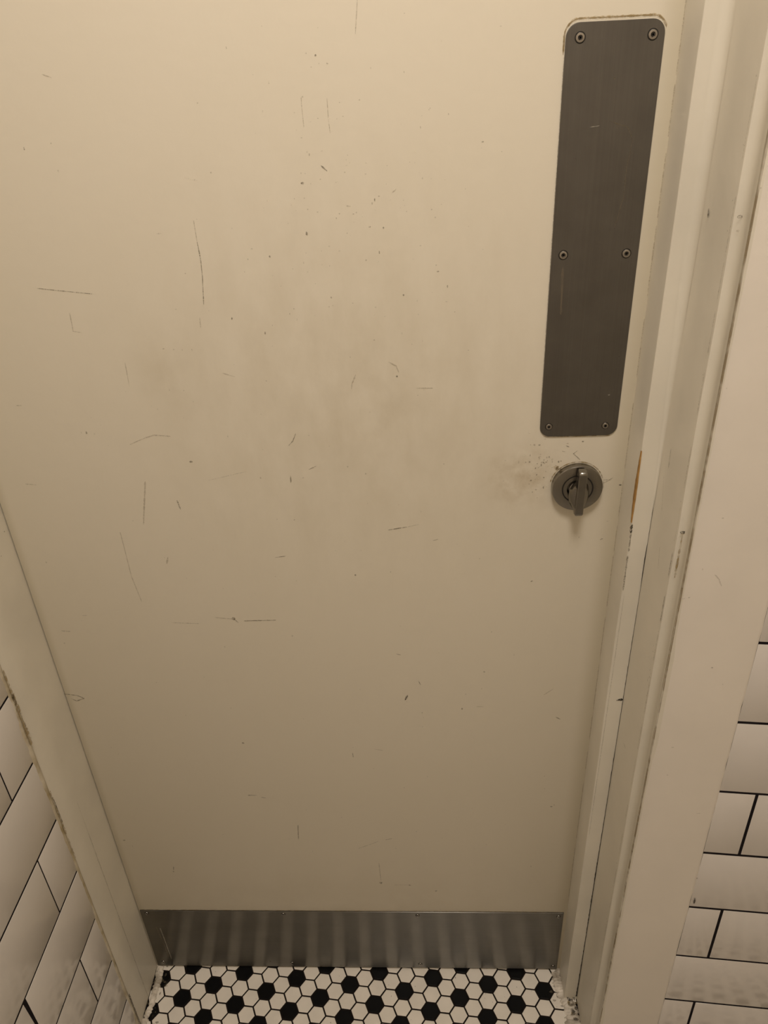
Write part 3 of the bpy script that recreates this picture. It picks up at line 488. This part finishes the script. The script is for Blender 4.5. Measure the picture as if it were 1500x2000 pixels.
# soft brown shadow painted as a strip in the groove between bead and wall
fb = lambda x, z: Vector((x, YJ-.0050, z))
o = at(obj('chipped_paint', bm, MARKS), j2); tag(o, kind='stuff')
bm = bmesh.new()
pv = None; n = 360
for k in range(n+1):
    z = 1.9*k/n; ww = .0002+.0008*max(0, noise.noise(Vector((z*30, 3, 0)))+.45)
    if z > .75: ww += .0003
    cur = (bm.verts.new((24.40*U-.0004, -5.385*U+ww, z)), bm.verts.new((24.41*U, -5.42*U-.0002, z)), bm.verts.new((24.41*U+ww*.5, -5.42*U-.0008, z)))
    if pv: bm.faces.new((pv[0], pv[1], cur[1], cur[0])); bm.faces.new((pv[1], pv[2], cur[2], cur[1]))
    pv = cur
o = at(obj('joint_shade', bm, mark_mat('joint_shade_brown', (.24, .18, .10), .75, 60, .35)), j2); tag(o, 'brown line of painted shade along the wall edge')
# thick old paint rounding the inner corner of stop and jamb, thinning out downwards
bm = bmesh.new(); pv = None
for k in range(81):
    z = .86+(DH-.86)*k/80; rad = .0004+.0085*min(1, max(0, (z-.88)/.30))
    cur = []
    for q in range(9):
        t = PI/2*q/8
        cur.append(bm.verts.new((XJ-rad+rad*math.sin(t)-.0001, YS-rad+rad*math.cos(t)-.0001, z)))
    if pv:
        for q in range(8): bm.faces.new((pv[q], cur[q], cur[q+1], pv[q+1]))
    pv = cur
o = at(obj('paint_fillet', bm, FRAME, smooth=True), j2)
# nail hole
bm = bmesh.new(); 
fn = lambda x, z: Vector((x, YJ-.0040, z))
fleck(bm, 24.33*U, NAILZ, .0022, fn, 2); fleck(bm, 24.33*U, NAILZ-.001, .0016, fn, 4); ribbon(bm, [(24.33*U, NAILZ-.05), (24.33*U, NAILZ-.003)], .0016, fn, 4)
fleck(bm, 24.31*U, 1.205, .0017, fn, 1); fleck(bm, 24.33*U, 1.195, .0012, fn, 0)
o = at(obj('nail_hole', bm, MARKS), j2); tag(o, kind='stuff')

# margin marks
bm = bmesh.new()
def fw(x, z):
    s = (x-W0.x)/WD.x; return wf(s, .0006, z)
for pts, wd, s in WALL_LINES: ribbon(bm, pts, wd, fw, s)
for x, z, r, s in WALL_DOTS: fleck(bm, x, z, r, fw, s)
o = obj('scuff_marks', bm, MARKS, wfo); tag(o, kind='stuff')

# ---------------------------------------------------------------- crumbling filler at the floor corners
def lump(name, path, parent, seed, hmax, m):
    """path: list of (x, y, half width); a low ragged bead of filler on the floor"""
    bm = bmesh.new(); prev = None; n = 90; rings = []
    tot = len(path)-1
    for k in range(n+1):
        t = k/n*tot; i = min(int(t), tot-1); u = t-i
        x = path[i][0]*(1-u)+path[i+1][0]*u; y = path[i][1]*(1-u)+path[i+1][1]*u; hw = path[i][2]*(1-u)+path[i+1][2]*u
        dx = path[i+1][0]-path[i][0]; dy = path[i+1][1]-path[i][1]; l = math.hypot(dx, dy); nx, ny = -dy/l, dx/l
        hw *= 1+.45*noise.noise(Vector((t*5, seed, 0))); ring = []
        for q in range(9):
            v = -1+2*q/8
            h = hmax*(1-v*v)**.5*(.7+.6*noise.noise(Vector((t*7, v*1.5, seed+3)))) if abs(v) < 1 else -.001
            wv = v*hw*(1+.25*noise.noise(Vector((t*9, v*2, seed+9))))
            ring.append(bm.verts.new(((x+nx*wv)*U, (y+ny*wv)*U, h)))
        if prev:
            for q in range(8): bm.faces.new((prev[q], prev[q+1], ring[q+1], ring[q]))
        prev = ring
    o = obj(name, bm, m, parent); smooth_angle(o, 60); return o
o = lump('floor_filler', [(-2.45, .2, .12), (-2.30, -.2, .26), (-2.20, -.9, .24), (-2.25, -1.6, .22), (-2.22, -2.4, .20), (-2.38, -3.2, .20), (-2.3, -4.2, .2)], floor, 2, .0042, CAULK)
o['label'] = 'crumbling whitish filler along the left jamb'
o = lump('floor_filler', [(23.4, .1, .10), (23.2, -.35, .30), (23.25, -1.0, .34), (23.45, -1.6, .38), (23.75, -2.2, .42), (23.8, -2.9, .45), (23.7, -3.8, .6)], floor, 7, .0045, CAULK)
o['label'] = 'crumbling whitish filler at the foot of the right jamb'
bm = bmesh.new(); ff = lambda x, y: Vector((x*U, y*U, .0052))
for q in range(26):
    fleck(bm, 23.9+rz.gauss(0, .16), -2.2+rz.gauss(0, .35), rz.uniform(.03, .12), ff, rz.choice((1, 2, 4)))
for q in range(8): fleck(bm, -2.4+rz.gauss(0, .06), rz.uniform(-3.6, -.2), rz.uniform(.03, .07), ff, rz.choice((1, 2)))
f0 = lambda x, y: Vector((x*U, y*U, .0006))
for q in range(40):
    fleck(bm, rz.uniform(-1.8, 23), rz.uniform(-3.6, -.1), rz.uniform(.012, .03), f0, rz.choice((1, 2, 2)))
for q in range(30):
    fleck(bm, rz.choice((-1.75, 22.8))+rz.gauss(0, .25), rz.uniform(-3.6, .1), rz.uniform(.03, .11), f0, rz.choice((0, 1, 1)))
o = obj('grime_specks', bm, MARKS, floor); tag(o, kind='stuff')

# ---------------------------------------------------------------- the door
door = box('door_1', (XL+.0010, 24.15*U, 0, .040, .0045, DH-.003), DP, None, .0008, 2)
tag(door, 'worn cream painted flush door with steel push plate, thumb turn lock and kick plate', 'door', 'structure')
fd = lambda x, z: Vector((x, -.00025, z))
bm = bmesh.new()
for pts, wd, s in DOOR_LINES: ribbon(bm, pts, wd, fd, s)
for x, z, r, s in DOOR_DOTS: fleck(bm, x, z, r, fd, s)
# dried paint ridge above the push plate
px0, px1, pz0, pz1 = 19.95*U, 22.92*U, 37.47*U, 51.22*U
pr = .40*U
def arc(cx, cz, r, a0, a1, n=6): return [(cx+r*math.cos(a0+(a1-a0)*k/n), cz+r*math.sin(a0+(a1-a0)*k/n)) for k in range(n+1)]
g = .0016
ridge = [(px0-g*.7, pz1-.022)]+arc(px0+pr, pz1-pr+g*.8, pr+g*.7, PI, PI/2)+arc(px1-pr, pz1-pr+g*.8, pr+g*.7, PI/2, 0.25)
ribbon(bm, ridge, .0011, fd, 4); ribbon(bm, ridge, .0016, lambda x, z: fd(x, z+.0002)+Vector((0, .00005, 0)), 5); ribbon(bm, [(x, z-.0009) for x, z in ridge[1:]], .0008, fd, 3)
ribbon(bm, [(px0-.0003, .99), (px0-.0004, 1.10), (px0-.0003, 1.2), (px0-.0003, 1.31)], .0006, fd, 0)
ribbon(bm, [(px0+.004, pz0-.0005), (px0+.035, pz0-.0007), (px1-.006, pz0-.0005)], .0007, fd, 4)
# residue ring and chip round the rose
cx, cz, rr0 = 21.57*U, 35.24*U, 1.045*U
ribbon(bm, arc(cx, cz, rr0+.0007, .3, PI*.95, 18), .0010, fd, 4)
ribbon(bm, arc(cx, cz, rr0+.0012, -2.2, .2, 18), .0010, fd, 0)
ribbon(bm, [(cx-.0215, cz+.0235), (cx-.0235, cz+.0195)], .0042, fd, 5); ribbon(bm, [(cx-.0205, cz+.0235), (cx-.0225, cz+.0185)], .0028, fd, 4)
# dirt line above the kick plate
ribbon(bm, [(XL+.002, 6.20*U), (.1, 6.19*U), (.3, 6.18*U), (.5, 6.17*U), (23.2*U, 6.16*U)], .0008, fd, 4)
for k in range(60): fleck(bm, rz.uniform(0, 23*U), 6.2*U+abs(rz.gauss(0, .002)), rz.uniform(.0003, .0008), fd, 0)
# faint line of dirt and painted-in shade along the closing edge of the door
z = .2
while z < 1.5:
    l = rz.uniform(.02, .09); ribbon(bm, [(XR-.0006, z), (XR-.0006, z+l)], .0008, fd, 0); z += l+rz.uniform(0, .03)
o = obj('scuff_marks', bm, MARKS, door); tag(o, 'scratches, scuffs and pits in the paint', kind='stuff')

def countersunk(parent, x, z, y, r, tilt, sm=None):
    bm = bmesh.new()
    lathe(bm, [(r, .0002), (r, -.0003), (r*.90, -.00075), (r*.52, -.0009), (r*.40, -.0002), (0, .0002)], x, z, 28, y)
    nf = len(bm.faces); lathe(bm, [(r*1.18, .0000), (r*1.16, -.00012), (r*1.0, -.00010)], x, z, 28, y)      # dark dished rim round the head
    bm.faces.ensure_lookup_table()
    for f_ in bm.faces[nf:]: f_.material_index = 1
    q = .17*r; l = .36*r
    ca, sa = math.cos(tilt), math.sin(tilt)
    for (hx, hz) in ((l, q), (q, l)):
        vs = [bm.verts.new((x+dx*ca-dz*sa, y-.00098, z+dx*sa+dz*ca)) for dx, dz in ((-hx, -hz), (hx, -hz), (hx, hz), (-hx, hz))]
        bm.faces.new(vs).material_index = 1
    s = obj('screw', bm, [sm or SCREW, DARKM], parent, origin=(x, y, z)); smooth_angle(s, 40)
def rounded_plate(name, x0, x1, z0, z1, r, th, m, y=-.0002):
    bm = bmesh.new()
    pts = arc(x1-r, z1-r, r, 0, PI/2, 8)+arc(x0+r, z1-r, r, PI/2, PI, 8)+arc(x0+r, z0+r, r, PI, 1.5*PI, 8)+arc(x1-r, z0+r, r, 1.5*PI, 2*PI, 8)
    rings = []
    for ins, yy in ((0, y), (0, y-th*.6), (.0004, y-th)):
        ccx, ccz = (x0+x1)/2, (z0+z1)/2; kx = 1-ins/((x1-x0)/2); kz = 1-ins/((z1-z0)/2)
        rings.append([bm.verts.new((ccx+(px-ccx)*kx, yy, ccz+(pz-ccz)*kz)) for px, pz in pts])
    n = len(pts)
    for p, q in zip(rings, rings[1:]):
        for i in range(n): bm.faces.new((p[i], q[i], q[(i+1)%n], p[(i+1)%n]))
    bm.faces.new(rings[-1])
    bmesh.ops.recalc_face_normals(bm, faces=bm.faces[:])
    return obj(name, bm, m, door)
pp = rounded_plate('push_plate', px0, px1, pz0, pz1, pr, .0013, PUSH); pp['label'] = 'brushed steel push plate'
for k, (x, z) in enumerate([(20.381, 50.82), (22.557, 50.81), (20.355, 44.39), (22.507, 44.37), (20.289, 37.90), (22.452, 37.89)]):
    countersunk(pp, x*U, z*U, -.0015, .0037 if k < 4 else .0032, .4+k*.5)
bm = bmesh.new(); fp = lambda x, z: Vector((x, -.00158, z))
ribbon(bm, [(20.36*U, 44.0*U), (20.40*U, 43.2*U), (20.42*U, 42.3*U)], .0018, fp, 0)
ribbon(bm, [(20.9*U, 48.35*U), (21.2*U, 48.38*U)], .0007, fp, 3)
ribbon(bm, [(21.5*U, 48.5*U), (22.1*U, 48.3*U), (22.3*U, 47.9*U), (22.2*U, 47.2*U), (22.2*U, 46.2*U), (22.0*U, 45.2*U)], .0007, fp, 1)
ribbon(bm, [(22.42*U, 39.15*U), (22.50*U, 39.17*U)], .0009, fp, 3)
for q in range(24): fleck(bm, rz.uniform(px0+.006, px1-.006), rz.uniform(pz0+.01, pz1-.01), rz.uniform(.0003, .0007), fp, rz.choice((0, 1)))
o = obj('smudge', bm, MARKS, pp); tag(o, kind='stuff')

kp = rounded_plate('kick_plate', -2.44*U, 23.26*U, .20*U, 6.16*U, .001, .0012, KICK); kp['label'] = 'brushed steel kick plate'
for (x, z) in ((-2.034, 5.90), (6.394, 5.90), (14.55, 5.85), (22.97, 5.80), (-2.0, .62), (6.4, .62), (14.62, .62), (23.0, .52)):
    countersunk(kp, x*U, z*U, -.0014, .0030, x, SATIN)
bm = bmesh.new(); fk = lambda x, z: Vector((x, -.00148, z))
for q in range(70): fleck(bm, rz.uniform(-2.3*U, 23*U), rz.uniform(.3*U, 6*U), rz.uniform(.0003, .0009), fk, rz.choice((0, 0, 3, 1)))
for q in range(50): fleck(bm, rz.uniform(-2.3*U, 23*U), .22*U+abs(rz.gauss(0, .006)), rz.uniform(.0006, .0020), fk, rz.choice((0, 1)))
ribbon(bm, [(-1.75*U, 4.6*U), (-1.6*U, 3*U), (-1.55*U, 1.1*U)], .0020, fk, 0)
ribbon(bm, [(-1.5*U, 4.4*U), (-1.45*U, 3*U), (-1.4*U, 1.0*U)], .0014, fk, 3)
o = obj('grime', bm, MARKS, kp); tag(o, kind='stuff')

# lock rose and thumb turn
bm = bmesh.new(); Rr = 1.02*U; dth = .31*U
prof = [(Rr, 0), (Rr-.0003, -dth+.0012), (Rr-.0009, -dth+.0003), (Rr-.0018, -dth), (.625*U, -dth), (.615*U, -dth+.0009), (.585*U, -dth+.0009), (.575*U, -dth+.0002), (.43*U, -dth+.0002), (.41*U, -dth+.0010), (.40*U, -dth+.0035), (0, -dth+.0035)]
lathe(bm, prof, cx, cz, 96, -.0002)
rose = obj('lock_rose', bm, SATIN, door, origin=(cx, 0, cz)); smooth_angle(rose, 30)
bm = bmesh.new()
lathe(bm, [(.627*U, -dth-.00015), (.583*U, -dth-.00015)], cx, cz, 96, -.0002)

o = obj('groove', bm, DARKM, None, origin=(cx, 0, cz)); o.parent = rose
# thumb turn: a bar lofted along z, flared at the back of its lower middle
bm = bmesh.new()
yf = -.84*U; hz = .98*U
n = 48; rings = []
for k in range(n+1):
    t = -1+2*k/n; z = hz*t
    wfr = .165*U
    e = max(0, 1-((t+.22)/.62)**2)
    wre = .165*U+.24*U*e**.8
    base = -.42*U if abs(t) > .9 else -.42*U+.09*U*min(1, (.9-abs(t))/.5)
    front = yf+(.05*U if k in (0, n) else (.015*U if k in (1, n-1) else 0))
    sq = .8 if k in (0, n) else (.95 if k in (1, n-1) else 1)
    mid = (front+base)/2
    xo = .05*U
    sec = [(-wfr*sq*.8, front), (wfr*sq*.8, front), (wfr*sq, front+.0008), (wfr*sq*1.02, mid*.75+front*.25), (wfr+(wre-wfr)*.45, mid), (wre*sq, mid*.3+base*.7), (wre*sq*.97, base), (-wre*sq*.97, base), (-wre*sq, mid*.3+base*.7), (-(wfr+(wre-wfr)*.45), mid), (-wfr*sq*1.02, mid*.75+front*.25), (-wfr*sq, front+.0008)]
    rings.append([bm.verts.new((cx+xo+x+.02*U*t, y, cz+z)) for x, y in sec])
for p, q in zip(rings, rings[1:]):
    for i in range(12): bm.faces.new((p[i], p[(i+1)%12], q[(i+1)%12], q[i]))
bm.faces.new(rings[0][::-1]); bm.faces.new(rings[-1])
lathe(bm, [(.35*U, -dth+.0034), (.35*U, -dth-.0010), (.31*U, -dth-.0016), (0, -dth-.0018)], cx, cz, 48, 0)
bmesh.ops.recalc_face_normals(bm, faces=bm.faces[:])
tt = obj('thumb_turn', bm, SATIN, None, origin=(cx, 0, cz)); tt.parent = rose; tt.location = (0, 0, 0); smooth_angle(tt, 38)
for ch in rose.children: ch.location = (0, 0, 0)
for plate in (pp, kp):
    pass

# ---------------------------------------------------------------- ceiling lamp (above the frame)
lamp = tag(empty('ceiling_lamp', (LAMP.x, LAMP.y, H)), 'round ceiling lamp lighting the small washroom from above', 'lamp')
bm = bmesh.new()
def ring_z(bm, prof, n=48):
    rs = []
    for r, z in prof: rs.append([bm.verts.new((r*math.cos(2*PI*k/n), r*math.sin(2*PI*k/n), z)) for k in range(n)])
    for p, q in zip(rs, rs[1:]):
        for k in range(n): bm.faces.new((p[k], p[(k+1)%n], q[(k+1)%n], q[k]))
    return rs
ring_z(bm, [(.225, 0), (.225, -.035), (.215, -.045), (.206, -.045), (.206, -.0)])
obj('housing', bm, SATIN, lamp)
em = bpy.data.materials.new('lit_diffuser'); em.use_nodes = True
b_ = em.node_tree.nodes['Principled BSDF']; b_.inputs['Base Color'].default_value = (.9, .85, .75, 1); b_.inputs['Emission Color'].default_value = (1, .8, .6, 1); b_.inputs['Emission Strength'].default_value = 6
bm = bmesh.new(); rs = ring_z(bm, [(.205, -.030), (.205, -.034)]); bm.faces.new(rs[0]); bm.faces.new(rs[1][::-1])
obj('diffuser', bm, em, lamp)
